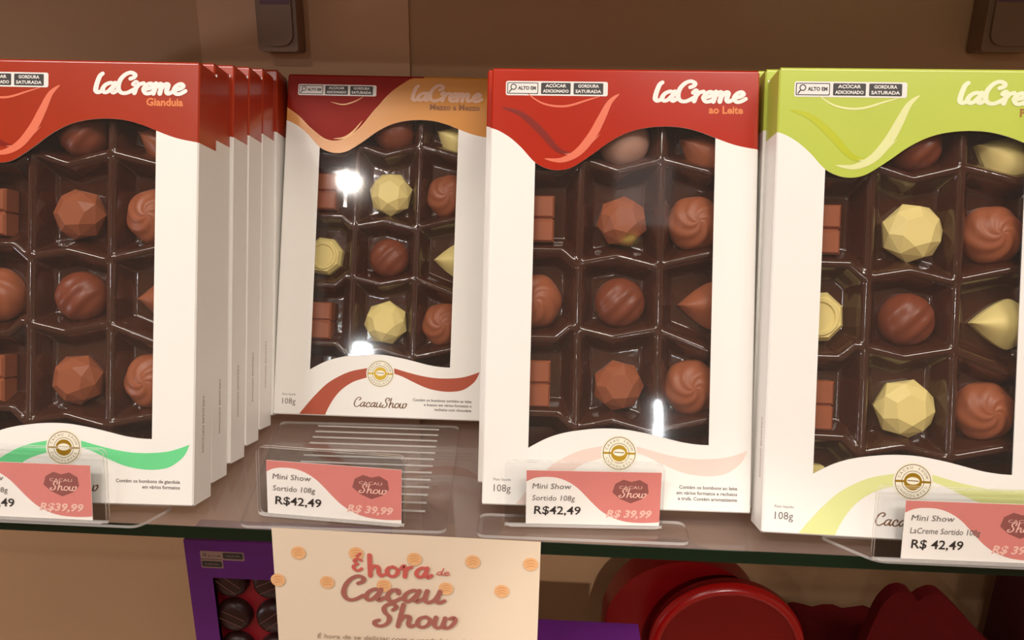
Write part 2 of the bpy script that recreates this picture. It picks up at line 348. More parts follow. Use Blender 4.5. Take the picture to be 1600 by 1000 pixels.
# wall brackets
for x0, x1, z0, lb in ((-.2368, -.2050, .2745, 'small beige shelf bracket on the wall above the red stack'),
                       (.311, .352, .2785, 'small beige shelf bracket on the wall above the lime green box')):
    t = empty('shelf_bracket', Matrix.Translation(((x0 + x1) / 2, WY, z0))); tag(t, lb, 'bracket', 'wall brackets under the upper shelf')
    h = (x1 - x0) / 2; H2 = .3518 - z0
    b = MB(); b.prism(rrect(-h, 0, h, H2, .003), -.022, -.0035 if x0 < 0 else 0); b.build('body', M['brk'], t)
    b = MB(); b.prism(rrect(-h + .004, .004, h - .003, H2 - .004, .009), -.0245, -.022); f = b.build('face_plate', M['brk'], t)
    b = MB(); b.prism(rrect(-h + .005, .034, h - .004, .042, .0005), -.0249, -.0245); b.build('strip', M['brkp'], t)

# ------------------------------------------------------------ chocolate boxes
BW, BH, BT = .16, .2641, .0246
WAVE = [(-.0016, .2277), (.0042, .226), (.0117, .2217), (.0192, .2152), (.0267, .2072), (.0342, .2034), (.0415, .2024), (.0488, .204), (.056, .2084), (.0631, .2135), (.0703, .219), (.0775, .2234), (.0846, .2265), (.0919, .2284), (.1006, .2295), (.1093, .2296), (.1177, .2286), (.1265, .2262), (.1338, .2234), (.1425, .2202), (.1498, .2182), (.16, .2165)]
LOW = [(.0265, .0344), (.0308, .037), (.0381, .0409), (.0453, .0436), (.0525, .0454), (.0598, .0466), (.067, .0475), (.0758, .0479), (.0844, .0476), (.093, .0464), (.1017, .0448), (.1105, .0428), (.1193, .0409), (.128, .0399), (.1348, .0397)]
SPLIT = [(0, .2378), (.0104, .2307), (.0199, .2211), (.0277, .2145), (.0368, .2117), (.0443, .2126), (.0531, .2173), (.0617, .2265), (.0702, .238), (.0788, .2487), (.0904, .258), (.1036, .2641), (.16, .28)]
WAVE = catmull(WAVE, 4); LOW = catmull(LOW, 4); SPLIT = catmull(SPLIT, 4)
WL, WR = .0272, .1346
def carton(parent, top, split=None):
    """white folding carton, coloured top band, window cut; front face at y=-BT"""
    mats = [M['white'], top] + ([split] if split else []); mb = MB(); c = .0008; yf = -BT
    us = sorted(set([c + (BW - 2 * c) * k / 96 for k in range(97)] + [WL, WR])); RA = .0018; zt = BH - RA
    for a, b_ in zip(us, us[1:]):
        if b_ - a < 1e-6: continue
        mid = (a + b_) / 2; wa, wb = interp(WAVE, a), interp(WAVE, b_)
        if WL <= mid <= WR: la, lb = interp(LOW, a), interp(LOW, b_)
        else: la, lb = wa, wb
        mb.add([(a, yf, c), (b_, yf, c), (b_, yf, lb), (a, yf, la)], [(0, 1, 2, 3)], 0)
        if split:
            sa, sb = min(zt, interp(SPLIT, a)), min(zt, interp(SPLIT, b_))
            mb.add([(a, yf, wa), (b_, yf, wb), (b_, yf, sb), (a, yf, sa)], [(0, 1, 2, 3)], 1)
            if zt - min(sa, sb) > 1e-5: mb.add([(a, yf, sa), (b_, yf, sb), (b_, yf, zt), (a, yf, zt)], [(0, 1, 2, 3)], 2)
        else:
            mb.add([(a, yf, wa), (b_, yf, wb), (b_, yf, zt), (a, yf, zt)], [(0, 1, 2, 3)], 1)
        if WL <= mid <= WR:   # cut card edge round the window
            mb.add([(a, yf, la), (b_, yf, lb), (b_, yf + .0006, lb), (a, yf + .0006, la)], [(0, 1, 2, 3)], 0)
            mb.add([(a, yf, wa), (b_, yf, wb), (b_, yf + .0006, wb), (a, yf + .0006, wa)], [(0, 3, 2, 1)], 0)
    for u in (WL, WR):
        z0, z1 = interp(LOW, u), interp(WAVE, u)
        mb.add([(u, yf, z0), (u, yf, z1), (u, yf + .0006, z1), (u, yf + .0006, z0)], [(0, 1, 2, 3)], 0)
    for u, ue, zc in ((0, c, interp(WAVE, 0)), (BW, BW - c, interp(WAVE, BW))):
        fl = (lambda f: f) if u == 0 else (lambda f: f[::-1])
        t2 = 2 if (split and u == 0) else 1; zs = interp(SPLIT, 0) if (split and u == 0) else BH
        for z0, z1, mi in ((c, zc, 0), (zc, min(zs, zt), 1), (min(zs, zt), zt, t2)):
            if z1 - z0 < 1e-6: continue
            mb.add([(u, 0, z0), (u, yf + c, z0), (u, yf + c, z1), (u, 0, z1)], [fl((0, 1, 2, 3))], mi)
            mb.add([(u, yf + c, z0), (ue, yf, z0), (ue, yf, z1), (u, yf + c, z1)], [fl((0, 1, 2, 3))], mi)
        mb.add([(u, 0, 0), (u, yf + c, 0), (u, yf + c, c), (u, 0, c)], [fl((0, 1, 2, 3))], 0)
        arc = [(ue, yf + RA * (1 - math.cos(k * math.pi / 14)), zt + RA * math.sin(k * math.pi / 14)) for k in range(8)]
        mb.add([(u, 0, zt), (u, yf + c, zt), (ue, yf, zt), (ue, 0, zt)], [fl((3, 2, 1, 0))], t2)
        mb.add([(ue, 0, zt)] + arc + [(ue, 0, BH)], [fl(tuple(range(10)))], t2)
    xs = [c + (BW - 2 * c) * k / 12 for k in range(13)]
    for a, b_ in zip(xs, xs[1:]):   # rolled top edge, top face, bottom
        mi = 2 if (split and (a + b_) / 2 < .1036) else 1
        for k in range(7):
            (y0, z0), (y1, z1) = [(yf + RA * (1 - math.cos(q * math.pi / 14)), zt + RA * math.sin(q * math.pi / 14)) for q in (k, k + 1)]
            mb.add([(a, y0, z0), (b_, y0, z0), (b_, y1, z1), (a, y1, z1)], [(0, 1, 2, 3)], mi)
        mb.add([(a, yf + RA, BH), (b_, yf + RA, BH), (b_, 0, BH), (a, 0, BH)], [(0, 1, 2, 3)], mi)
    mb.add([(0, yf + c, 0), (BW, yf + c, 0), (BW, 0, 0), (0, 0, 0)], [(0, 3, 2, 1)], 0)
    mb.add([(c, yf, c), (BW - c, yf, c), (BW, yf + c, 0), (0, yf + c, 0)], [(3, 2, 1, 0)], 0)
    mb.add([(0, 0, 0), (BW, 0, 0), (BW, 0, BH), (0, 0, BH)], [(0, 3, 2, 1)], 0)
    return mb.build('carton', mats, parent)
def film(parent):
    mb = MB(); x0, x1, z0, z1 = WL - .004, WR + .004, .03, .234; n = 8
    mb.add([(x0 + (x1 - x0) * i / n, -BT + .001, z0 + (z1 - z0) * j / n) for j in range(n + 1) for i in range(n + 1)],
           [(j * (n + 1) + i, j * (n + 1) + i + 1, (j + 1) * (n + 1) + i + 1, (j + 1) * (n + 1) + i) for j in range(n) for i in range(n)])
    return mb.build('window_film', M['film'], parent, smooth=True)
ZZ = [[(0, .2035), (.045, .2035), (.055, .2108), (.078, .2035), (.105, .2108), (.135, .2035), (.16, .21)],
      [(0, .1545), (.045, .1545), (.054, .1468), (.0785, .1515), (.101, .1462), (.135, .1545), (.16, .149)],
      [(0, .1007), (.042, .1007), (.0505, .108), (.077, .1022), (.1035, .1075), (.135, .0956), (.16, .1)],
      [(0, .055), (.045, .055), (.054, .0462), (.078, .0515), (.101, .0455), (.135, .0535), (.16, .05)]]
SEG = [(P[i], P[i + 1]) for P in ZZ for i in range(len(P) - 1)] + [((.0555, 0), (.0555, .262)), ((.1045, 0), (.1045, .262)), ((.0125, 0), (.0125, .262)), ((.151, 0), (.151, .262))]
TRAYME = None
def tray(parent):
    global TRAYME
    if TRAYME is None:
        nx, nz = 136, 224; vs = []
        for j in range(nz + 1):
            v = .0015 + (BH - .003) * j / nz
            for i in range(nx + 1):
                u = .0012 + (BW - .0024) * i / nx; d = 1
                for (a, b_), (c, e) in SEG:
                    dx, dz = c - a, e - b_; t = max(0, min(1, ((u - a) * dx + (v - b_) * dz) / (dx * dx + dz * dz)))
                    d = min(d, math.hypot(u - a - t * dx, v - b_ - t * dz))
                t = max(0, min(1, (d - .0008) / .0085)); r = 1 - t * t * (3 - 2 * t)
                vs.append((u, -BT + .0195 - .0135 * r, v))
        fs = [(j * (nx + 1) + i, j * (nx + 1) + i + 1, (j + 1) * (nx + 1) + i + 1, (j + 1) * (nx + 1) + i) for j in range(nz) for i in range(nx)]
        mb = MB(); mb.add(vs, fs); o = mb.build('tray', M['tray'], parent, smooth=True); TRAYME = o.data; return o
    o = bpy.data.objects.new('tray', TRAYME); COL.objects.link(o); o.parent = parent; return o
Y1 = -BT - .00008
def artwork(t, logo, sub, subtext, submat, ribbon, style, smalltext):
    mb = MB(); lettering(mb, 'laCreme', .0963, .2447, .0122, Y1 - .0001, pen=.26, slant=.16, track=-.075, width=.0535, contrast=.3); mb.build('logo_lettering', logo, t)
    mb = MB(); typeset(mb, subtext, .1505, .2378, .0062, Y1 - .0001, bold=.00022, align='RIGHT'); mb.build('flavour_lettering', submat, t)
    mb = MB()   # nutrition warning
    x0, z0, x1, z1 = .0085, .2473, .0698, .256
    mb.poly(rrect(x0, z0, x1, z1, .0012), Y1 - .00005, 0)
    mb.poly(rrect(x0 + .0008, z0 + .0009, x0 + .0195, z1 - .0009, .0006), Y1 - .0001, 1); mb.poly(rrect(x0 + .0013, z0 + .0014, x0 + .019, z1 - .0014, .0005), Y1 - .00014, 0)
    ring(mb, x0 + .0046, z0 + .0051, .0013, .0019, Y1 - .0002, 1, 16)
    mb.poly([(x0 + .0016, z0 + .0019), (x0 + .0022, z0 + .0016), (x0 + .0037, z0 + .0035), (x0 + .0031, z0 + .0039)], Y1 - .0002, 1)
    typeset(mb, 'ALTO EM', x0 + .0073, z0 + .0035, .0029, Y1 - .0002, bold=.00012, mi=1, width=.0108)
    for xa, s1, s2 in ((x0 + .0212, 'AÇÚCAR', 'ADICIONADO'), (x0 + .0408, 'GORDURA', 'SATURADA')):
        mb.poly(rrect(xa, z0 + .0009, xa + .0178, z1 - .0009, .0006), Y1 - .0001, 1)
        typeset(mb, s1, xa + .0089, z0 + .0051, .0026, Y1 - .0002, bold=.00008, align='CENTER', mi=0, width=.0125)
        typeset(mb, s2, xa + .0089, z0 + .0019, .0026, Y1 - .0002, bold=.00008, align='CENTER', mi=0, width=.0155)
    mb.build('nutrition_label', [M['labelw'], M['black']], t)
    mb = MB()
    SL = catmull([(.0205, .0009), (.0263, .0085), (.0333, .0168), (.0418, .0252), (.0519, .0314), (.0607, .035), (.0715, .0373)], 4) + catmull([(.0715, .0302), (.061, .0265), (.0524, .0204), (.0468, .0136), (.0427, .0062), (.0405, .0009)], 4)
    SR = catmull([(.092, .0378), (.1019, .0352), (.1123, .0329), (.1226, .0315), (.1329, .0314), (.1431, .0324), (.1504, .0344), (.1573, .0371)], 4) + catmull([(.1573, .0371), (.1548, .0312), (.1506, .0267), (.1449, .0231), (.1376, .0216), (.1289, .0216), (.1185, .0234), (.1081, .0274), (.0991, .0315), (.092, .0338)], 4)[1:]
    mb.poly(SL, Y1); mb.poly(SR, Y1); mb.build('ribbon_print', ribbon, t)
    mb = MB(); cx, cz = .0816, .0334; yy = Y1 - .0001
    mb.poly(circ(cx, cz, .0108, 32), yy, 0)
    ring(mb, cx, cz, .0094, .0098, yy - .00005, 2); ring(mb, cx, cz, .0058, .0061, yy - .00005, 2)
    mb.poly(circ(cx, cz, .0049, 24), yy - .00006, 1)
    mb.poly([(cx - .0094, cz - .0006), (cx + .0094, cz - .0006), (cx + .0094, cz + .0006), (cx - .0094, cz + .0006)], yy - .00005, 1)
    mb.poly(circ(cx, cz + .0004, .0021, 20, 1.7), yy - .0001, 0); mb.poly([(cx - .003, cz + .0003), (cx + .003, cz + .0001), (cx + .003, cz + .0006), (cx - .003, cz + .0008)], yy - .00014, 2)
    for txt, a0, a1, fl in (('CACAU SHOW', 160, 20, 0), ('DESDE 1988', 205, 335, 1)):
        if fl: txt = 'CHOCOLATES'
        for k, ch in enumerate(txt):
            a = math.radians(a0 + (a1 - a0) * k / (len(txt) - 1)); rr = .0072 if not fl else .0086
            if ch != ' ': typeset(mb, ch, cx + rr * math.cos(a), cz + rr * math.sin(a), .0021, yy - .00006, mi=2, rot=a - math.pi / 2 if not fl else a + math.pi / 2, align='CENTER')
    mb.build('seal_emblem', [M['cream'], M['gold'], M['brownp']], t)
    mb = MB(); lettering(mb, 'CacauShow', .0613, .0078, .0072, Y1, pen=.13, slant=.2, track=-.02, width=.041); mb.build('maker_lettering', M['brownp'], t)
    mb = MB(); typeset(mb, 'Peso líquido', .0068, .0148, .0022, Y1, width=.0105); typeset(mb, '108g', .007, .0082, .0062, Y1, width=.0102); mb.build('weight_print', M['grey'], t); mb = MB()
    for k, s in enumerate(smalltext): typeset(mb, s, .1519, .0135 - k * .0034, .0029, Y1, bold=.00006, align='RIGHT')
    mb.build('small_print', M['grey'], t)
    mb = MB(); X = [(.0769, .249), (.0712, .2438), (.0664, .234), (.061, .2235), (.0529, .2135), (.043, .2085), (.0325, .2092)]
    Lm, Dm = {'red': (M['peach'], M['crease']), 'duo': (M['orl'], M['orl']), 'lime': (M['limep'], M['limed'])}[style]
    if style != 'duo':
        taper(mb, X, .0052, Y1 - .00006, 0); taper(mb, [(.066, .2245), (.058, .217), (.0505, .2128), (.0445, .2122)], .0013, Y1 - .00012, 0)
        taper(mb, [(.018, .2515), (.03, .243), (.044, .241), (.058, .245), (.066, .2475)], .0013, Y1 - .00006, 0)
        taper(mb, [(.006, .24), (.018, .236), (.03, .226), (.041, .2145), (.05, .2125)], .0042, Y1 - .00004, 1)
    else:
        taper(mb, [(.034, .2425), (.044, .2405), (.053, .243), (.06, .247)], .001, Y1 - .00006, 0)
        taper(mb, [(.0375, .2135), (.046, .2146), (.053, .2195), (.06, .2285)], .0016, Y1 - .00006, 0)
        taper(mb, catmull(SPLIT[0:1] + SPLIT[8:44:6], 1), .0009, Y1 - .00006, 0)
    mb.build('swirl_print', [Lm, Dm], t)
def side_print(t):
    mb = MB(); typeset(mb, 'INDÚSTRIA BRASILEIRA', 0, 0, .0034, 0)
    k = MB(); x = -.00008
    k.add([(x, -BT * .62 - q[2], .03 + q[0]) for q in mb.v], mb.f); k.build('side_print', M['gl'], t); k = MB(); k.add([(BW + .00008, -BT * .55 + q[2], .03 + q[0]) for q in mb.v], mb.f)
    k.build('side_print', M['gl'], t)
def box_matrix(x, y, lean, yaw, roll=0, z=0):
    return Matrix.Translation((x, y, z)) @ Matrix.Rotation(yaw, 4, 'Z') @ Matrix.Rotation(-lean, 4, 'X') @ Matrix.Rotation(roll, 4, 'Y')
def choc_box(mw, label, group, top, split, logo, sub, subtext, submat, ribbon, style, small):
    t = empty('chocolate_box', mw); tag(t, label, 'chocolate box', group)
    carton(t, top, split); film(t); tray(t); artwork(t, logo, sub, subtext, submat, ribbon, style, small); side_print(t)
    return t
B1 = box_matrix(-.37238, .3983, .27219, .03985, .00692, .0005)
B2 = box_matrix(-.21243, .53422, .33392, .02028, .0084, .0005)
B3 = box_matrix(-.04026, .41832, .30094, .01517, 0)
B4 = box_matrix(.12212, .40181, .28069, -.02198, .0013, 0)
G = 'chocolate boxes on the glass shelf'
box1 = choc_box(B1, 'front box of the left stack, red top tinted by reflection and mint green ribbon', G, M['red_refl'], None, M['logo'], 0, 'Gianduia', M['sub_or'], M['rib_g'], 'red', ['Contém os bombons de gianduia', 'em vários formatos'])
box2 = choc_box(B2, 'lone box set back on the shelf, dark red and orange top, rust ribbon', G, M['orange'], M['redd'], M['logo_pale'], 0, 'Mezzo a Mezzo', M['sub_dk'], M['rib_r'], 'duo', ['Contém os bombons sortidos ao leite', 'e branco em vários formatos e', 'recheios com chocolate'])
box3 = choc_box(B3, 'front box in the middle, bright red top and pale pink ribbon', G, M['red'], None, M['logo'], 0, 'ao Leite', M['sub_or'], M['rib_p'], 'red', ['Contém os bombons ao leite', 'em vários formatos e recheios', 'e trufa. Contém aromatizante'])
box4 = choc_box(B4, 'front box at right with lime green top and pale lime ribbon', G, M['lime'], None, M['logo_green'], 0, 'Pistache', M['sub_br'], M['rib_l'], 'lime', ['Contém os bombons de pistache', 'em vários formatos e', 'recheios'])
def behind(src, mw, offs, labels, group):
    for (dx, dy, dl, dyaw), lb in zip(offs, labels):
        c = src.copy(); COL.objects.link(c)
        x, y, z = mw.translation
        eu = [.27219, .30094, .28069][[box1, box3, box4].index(src)]; yw = [.03985, .01517, -.02198][[box1, box3, box4].index(src)]
        c.matrix_world = box_matrix(x + dx, y + dy, eu + dl, yw + dyaw, 0, 0)
        c['label'] = lb; c['group'] = group
        for ch in src.children:
            if ch.name.split('.')[0] in ('carton', 'window_film', 'side_print', 'ribbon_print', 'logo_lettering', 'tray', 'small_print'):
                k = ch.copy(); COL.objects.link(k); k.parent = c
P = .0262
ordn = ['second', 'third', 'fourth', 'fifth', 'sixth']
behind(box1, B1, [(-.0012, P, .001, 0), (-.0002, 2 * P, .002, 0), (-.0005, 3 * P, .003, 0), (-.0012, 4 * P, .004, 0), (-.0005, 5 * P, .005, 0)],
       [f'{o} box from the front in the left red stack, only its side and top showing' for o in ordn[:4]] + ['rearmost box of the left red stack, next to the set-back box'], 'boxes queued in the left red stack')
behind(box3, B3, [(-.0052, P, .001, 0), (-.0062, 2 * P, .002, 0), (-.0072, 3 * P, .003, 0)],
       ['box right behind the middle front box, thin left edge showing', 'third box back in the middle red column, almost hidden', 'last box in the middle red column, almost hidden'], 'boxes queued behind the middle red box')
behind(box4, B4, [(-.0005, P, .001, 0), (-.0015, 2 * P, .002, 0), (-.002, 3 * P, .003, 0)],
       ['lime green topped box right behind the front lime box', 'third box back in the lime green column', 'last box in the lime green column'], 'boxes queued behind the lime green box')

# ------------------------------------------------------------ bonbons (local z points out of the tray)
def hull(pts):
    bm = bmesh.new()
    for p in pts: bm.verts.new(p)
    r = bmesh.ops.convex_hull(bm, input=bm.verts)
    bmesh.ops.delete(bm, geom=[g for g in r['geom_interior'] if isinstance(g, bmesh.types.BMVert)], context='VERTS')
    bmesh.ops.dissolve_limit(bm, angle_limit=math.radians(3), verts=bm.verts, edges=bm.edges)
    bm.verts.index_update(); vs = [tuple(v.co) for v in bm.verts]; fs = [tuple(v.index for v in f.verts) for f in bm.faces]; bm.free()
    m = MB(); m.add(vs, fs); return m
def rg(n, r, z, ph=0): return [(r * math.cos(2 * math.pi * (k + ph) / n), r * math.sin(2 * math.pi * (k + ph) / n), z) for k in range(n)]
def dome(fn, n=56, k=20, r=.0142, h=.0125):
    prof = [(math.sin(math.pi / 2 * i / k) * r, math.cos(math.pi / 2 * i / k) * h + .002) for i in range(k + 1)] + [(r * .99, 0)]
    mb = MB(); K = len(prof); vs = []
    for j in range(n):
        th = 2 * math.pi * j / n
        for i, (a, z) in enumerate(prof):
            s = fn(th, a / r) if i < K - 1 else 0
            vs.append((a * (1 + s) * math.cos(th), a * (1 + s) * math.sin(th), z * (1 + s) if i < K - 1 else z))
    mb.add(vs, [(j * K + i, j * K + i + 1, ((j + 1) % n) * K + i + 1, ((j + 1) % n) * K + i) for j in range(n) for i in range(K - 1)]); return mb
def kinds():
    D = {}
    D['faceted'] = (hull(rg(7, .0134, 0) + rg(7, .0145, .005) + rg(7, .0124, .0105, .5) + rg(6, .0074, .0148, .2)), False)
    D['swirl'] = (dome(lambda t, a: .026 * math.sin(6 * t + 13 * a) * min(1, a * 3)), True)
    D['striated'] = (dome(lambda t, a: .030 * math.sin(12.5 * a * math.cos(t) + 1.2 * a * math.sin(t)) * (1 - a ** 5)), True)
    D['round'] = (dome(lambda t, a: .0), True)
    m = MB(); hw, hh = .0138, .0142
    for z0, z1, s in ((0, .011, 1.), (.011, .0125, .93)):
        pass
    for q0, q1 in ((-hh, -.0006), (.0006, hh)):
        c = .0012; m.add([(-hw, q0, 0), (hw, q0, 0), (hw, q1, 0), (-hw, q1, 0), (-hw, q0, .011), (hw, q0, .011), (hw, q1, .011), (-hw, q1, .011),
               (-hw + c, q0 + c, .0125), (hw - c, q0 + c, .0125), (hw - c, q1 - c, .0125), (-hw + c, q1 - c, .0125)],
              [(0, 1, 5, 4), (1, 2, 6, 5), (2, 3, 7, 6), (3, 0, 4, 7), (4, 5, 9, 8), (5, 6, 10, 9), (6, 7, 11, 10), (7, 4, 8, 11), (8, 9, 10, 11), (0, 3, 2, 1)])
    m.box((-hw + .001, -.001, 0), (hw - .001, .001, .0105)); D['block'] = (m, False)
    m = hull(rg(8, .0152, 0, .5) + rg(8, .0152, .006, .5) + rg(8, .0128, .0095, .5)); 
    for r0, r1, z in ((.0088, .0106, .0105),):
        A = rg(32, r0 - .0008, .0094) + rg(32, r0, z) + rg(32, r1, z) + rg(32, r1 + .0008, .0094)
        m.add(A, [(q * 32 + i, q * 32 + (i + 1) % 32, (q + 1) * 32 + (i + 1) % 32, (q + 1) * 32 + i) for q in range(3) for i in range(32)])
    D['octagon'] = (m, False)
    # almond shaped leaf with a raised spine
    m = MB(); n = 24; vs = []; K = 9
    for i in range(n + 1):
        x = -.022 + .044 * i / n; h = .0158 * (1 - (abs(x) / .022) ** 1.35)
        for j in range(K + 1):
            q = -1 + 2 * j / K; zz = .0035 + .0085 * (1 - abs(q) ** 1.6) * (1 - (abs(x) / .024) ** 3) + .0008 * math.cos(q * 14) * (1 - abs(q))
            vs.append((x, q * h, zz))
    m.add(vs, [(i * (K + 1) + j, (i + 1) * (K + 1) + j, (i + 1) * (K + 1) + j + 1, i * (K + 1) + j + 1) for i in range(n) for j in range(K)])
    e = [(v[0], v[1], 0) for v in vs]
    for j in (0, K): m.add([vs[i * (K + 1) + j] for i in range(n + 1)] + [e[i * (K + 1) + j] for i in range(n + 1)], [((i, i + n + 1, i + n + 2, i + 1) if j == 0 else (i, i + 1, i + n + 2, i + n + 1)) for i in range(n)])
    D['leaf'] = (m, True)
    return D
KD = kinds(); PROTO = {}
NAMES = {'faceted': 'faceted_bonbon', 'swirl': 'swirl_bonbon', 'striated': 'ridged_bonbon', 'round': 'round_bonbon', 'block': 'square_bonbon', 'octagon': 'octagonal_bonbon', 'leaf': 'leaf_bonbon'}
LOOK = {'faceted': 'faceted', 'swirl': 'swirled', 'striated': 'ridged', 'round': 'smooth round', 'block': 'square grooved', 'octagon': 'octagonal', 'leaf': 'leaf-shaped'}
def bonbon(kind, mt, mw, label, group):
    key = (kind, mt)
    if key not in PROTO:
        o = KD[kind][0].build(NAMES[kind], M[mt], smooth=KD[kind][1]); PROTO[key] = o.data
    else:
        o = bpy.data.objects.new(NAMES[kind], PROTO[key]); COL.objects.link(o)
    o.matrix_world = mw; tag(o, label, 'chocolate', group); return o
CU = [.0285, .0815, .1265]; RV = [.2235, .174, .1238, .0728, .0235]
FR = {'b1': (B1, 'the front left box'), 'b2': (B2, 'the set-back orange box'), 'b3': (B3, 'the middle red box'), 'b4': (B4, 'the lime green box')}
common = lambda a, oc: {(1, 0): ('block', 'milk'), (1, 1): ('faceted', a), (1, 2): ('swirl', 'milk'), (2, 0): oc, (2, 1): ('striated', 'milkd'), (2, 2): ('leaf', a), (3, 0): ('block', 'milk'), (3, 1): ('faceted', a), (3, 2): ('swirl', 'milk')}
CH = {'b1': {**common('milk', ('swirl', 'milk')), (0, 1): ('striated', 'milkd'), (0, 2): ('leaf', 'milk')},
      'b2': {**common('whitec', ('octagon', 'whitec')), (0, 1): ('round', 'milkd'), (0, 2): ('leaf', 'whitec')},
      'b3': {**common('milk', ('swirl', 'milk')), (0, 1): ('round', 'glarec'), (0, 2): ('leaf', 'milk')},
      'b4': {**common('whitec', ('octagon', 'whitec')), (0, 1): ('striated', 'milkd'), (0, 2): ('leaf', 'whitec'), (4, 0): ('octagon', 'whitec')}}
CW = {'milk': 'brown', 'milkd': 'dark brown', 'whitec': 'pale yellow', 'glarec': 'glare-tinted'}
ROWN = ['top row', 'second row', 'third row', 'fourth row', 'bottom row']; COLN = ['left', 'centre', 'right']
for bk, D in CH.items():
    mwb, bn_ = FR[bk]
    for (r, c), (kd, mt) in D.items():
        u, v = CU[c], RV[r]; rot = random.uniform(-.15, .15)
        if kd == 'octagon': u = .0305
        if kd == 'block': u = .0258; rot = 0
        if kd == 'faceted': rot = {'b1': .9, 'b2': .25, 'b3': .6, 'b4': .1}[bk] + .3 * (r == 3)
        if kd == 'leaf': u = .1375 if r else .1345; v += -.0005 if r else -.007; rot = 0 if r else -.45
        if kd == 'striated': rot = 2.3
        if r == 0 and c == 1: v += .001
        mw = mwb @ Matrix.Translation((u, -BT + .0192, v)) @ Matrix.Rotation(math.pi / 2, 4, 'X') @ Matrix.Rotation(rot, 4, 'Z')
        sc = {'faceted': 1.2 if mt == 'whitec' else 1.1, 'swirl': 1.2, 'striated': 1.1, 'round': 1.15, 'leaf': .93}.get(kd, 1.0)
        mw = mw @ Matrix.Diagonal((sc, sc, 1, 1))
        bonbon(kd, mt, mw, f'{CW[mt]} {LOOK[kd]} bonbon, {ROWN[r]} {COLN[c]} in {bn_}', f'bonbons in {bn_}')

# ------------------------------------------------------------ acrylic display stands with price cards
def stand(base, sl, hgt, card, lean, ridges, label, cardlabel, lines, price2, notch=.006, cardh=.0335):
    """base: corner points on the shelf, sl: sleeve bottom left/right, card: distances along the sleeve"""
    (ax, ay), (bx, by) = sl; ang = math.atan2(by - ay, bx - ax); L = math.hypot(bx - ax, by - ay)
    t = empty('acrylic_stand', Matrix.Translation((ax, ay, ZT))); tag(t, label, 'display stand', 'clear acrylic stands on the shelf')
    pts = []
    n = len(base)
    for i in range(n):
        p = Vector(base[i]); a = Vector(base[i - 1]); c = Vector(base[(i + 1) % n]); r = notch
        d1 = (a - p).normalized() * r; d2 = (c - p).normalized() * r
        for k in range(5):
            s = k / 4; q = (p + d1) * (1 - s) ** 2 + p * 2 * s * (1 - s) + (p + d2) * s * s; pts.append((q.x - ax, q.y - ay))
    b = MB(); b.slab(pts, .00005, .0019, 0, 1); b.build('base', [M['acry'], M['aedge']], t, recalc=False)
    Rm = Matrix.Translation((0, 0, .0019)) @ Matrix.Rotation(ang, 4, 'Z') @ Matrix.Rotation(-lean, 4, 'X')
    b = MB(); b.prism(rrect(0, .0001, L, hgt, .004), -.0030, -.0018, 0, 1); b.prism(rrect(0, .0001, L, hgt, .004), 0, .0012, 0, 1); b.box((0, -.0018, .0001), (L, 0, .0012), 1)
    o = b.build('sleeve', [M['acry'], M['aedge']], t); o.matrix_local = Rm
    for (x0, y0, x1, y1) in ridges:
        b = MB(); dx, dy = x1 - x0, y1 - y0
        b.prism([(x0 - ax, 0), (x1 - ax, 0), (x1 - ax, .0009), (x0 - ax, .0009)], 0, .0008, 0, 0)
        b.v = [(x, y + y0 - ay + dy * ((x + ax - x0) / dx), z + .0019) for x, y, z in b.v]
        b.build('ridge', [M['aedge']], t)
    # card
    Mc = Matrix.Translation((ax, ay, ZT)) @ Rm @ Matrix.Translation((card[0], -.0009, .0014))
    k = empty('price_card', Mc); tag(k, cardlabel, 'price card', 'price cards in the acrylic stands')
    cw = card[1] - card[0]; ch = cardh
    b = MB(); b.box((0, -.0002, 0), (cw, .0002, ch)); b.build('paper', M['cardw'], k)
    b = MB(); f = -.00025
    W_ = catmull([(0, .79), (.06, .86), (.14, .885), (.23, .87), (.31, .80), (.38, .69), (.44, .55), (.50, .40), (.57, .25), (.66, .13), (.76, .065), (.88, .05), (1, .07)], 3)
    b.poly([(0, ch)] + [(u * cw, v * ch) for u, v in W_] + [(cw, ch)], f); b.build('rose_print', M['rose'], k)
    b = MB(); b.poly([(cw * x, ch * y) for x, y in [(.64, .62), (.66, .78), (.72, .86), (.78, .82), (.84, .86), (.9, .78), (.91, .62), (.86, .5), (.78, .42), (.7, .5)]], f - .0001, 0)
    typeset(b, 'CACAU', cw * .775, ch * .69, .0026, f - .0002, align='CENTER', mi=1, width=cw * .17)
    lettering(b, 'CacauShow'[5:], cw * .69, ch * .53, .0052, f - .0002, pen=.16, mi=1, width=cw * .2)
    b.build('badge_print', [M['badge'], M['rosel']], k)
    b = MB(); typeset(b, price2, cw * .6, ch * .155, .0064, f - .0002, shear=.25, bold=.00022, width=cw * .34); b.build('offer_price_lettering', M['rosel'], k)
    b = MB(); zs = [.665, .445]
    for s, z in zip(lines[:2], zs): typeset(b, s, cw * .045, ch * z, .0048, f - .0002, bold=.0000, shear=.12, width=min(cw * (.29 if len(s) < 11 else .32 if len(s) < 16 else .47), .04))
    b.build('name_lettering', M['grey'], k)
    b = MB(); typeset(b, lines[2], cw * .06, ch * .19, .0072, f - .0002, bold=.0001, shear=.05, width=cw * .35); b.build('price_lettering', M['black'], k)
    return t
R2 = []
for i in range(13):
    s = i / 12; y = .513 - .116 * s; x0 = -.178 + .012 * s; x1 = -.0845 + .0095 * s
    R2.append((x0, y, x1, y + .001))
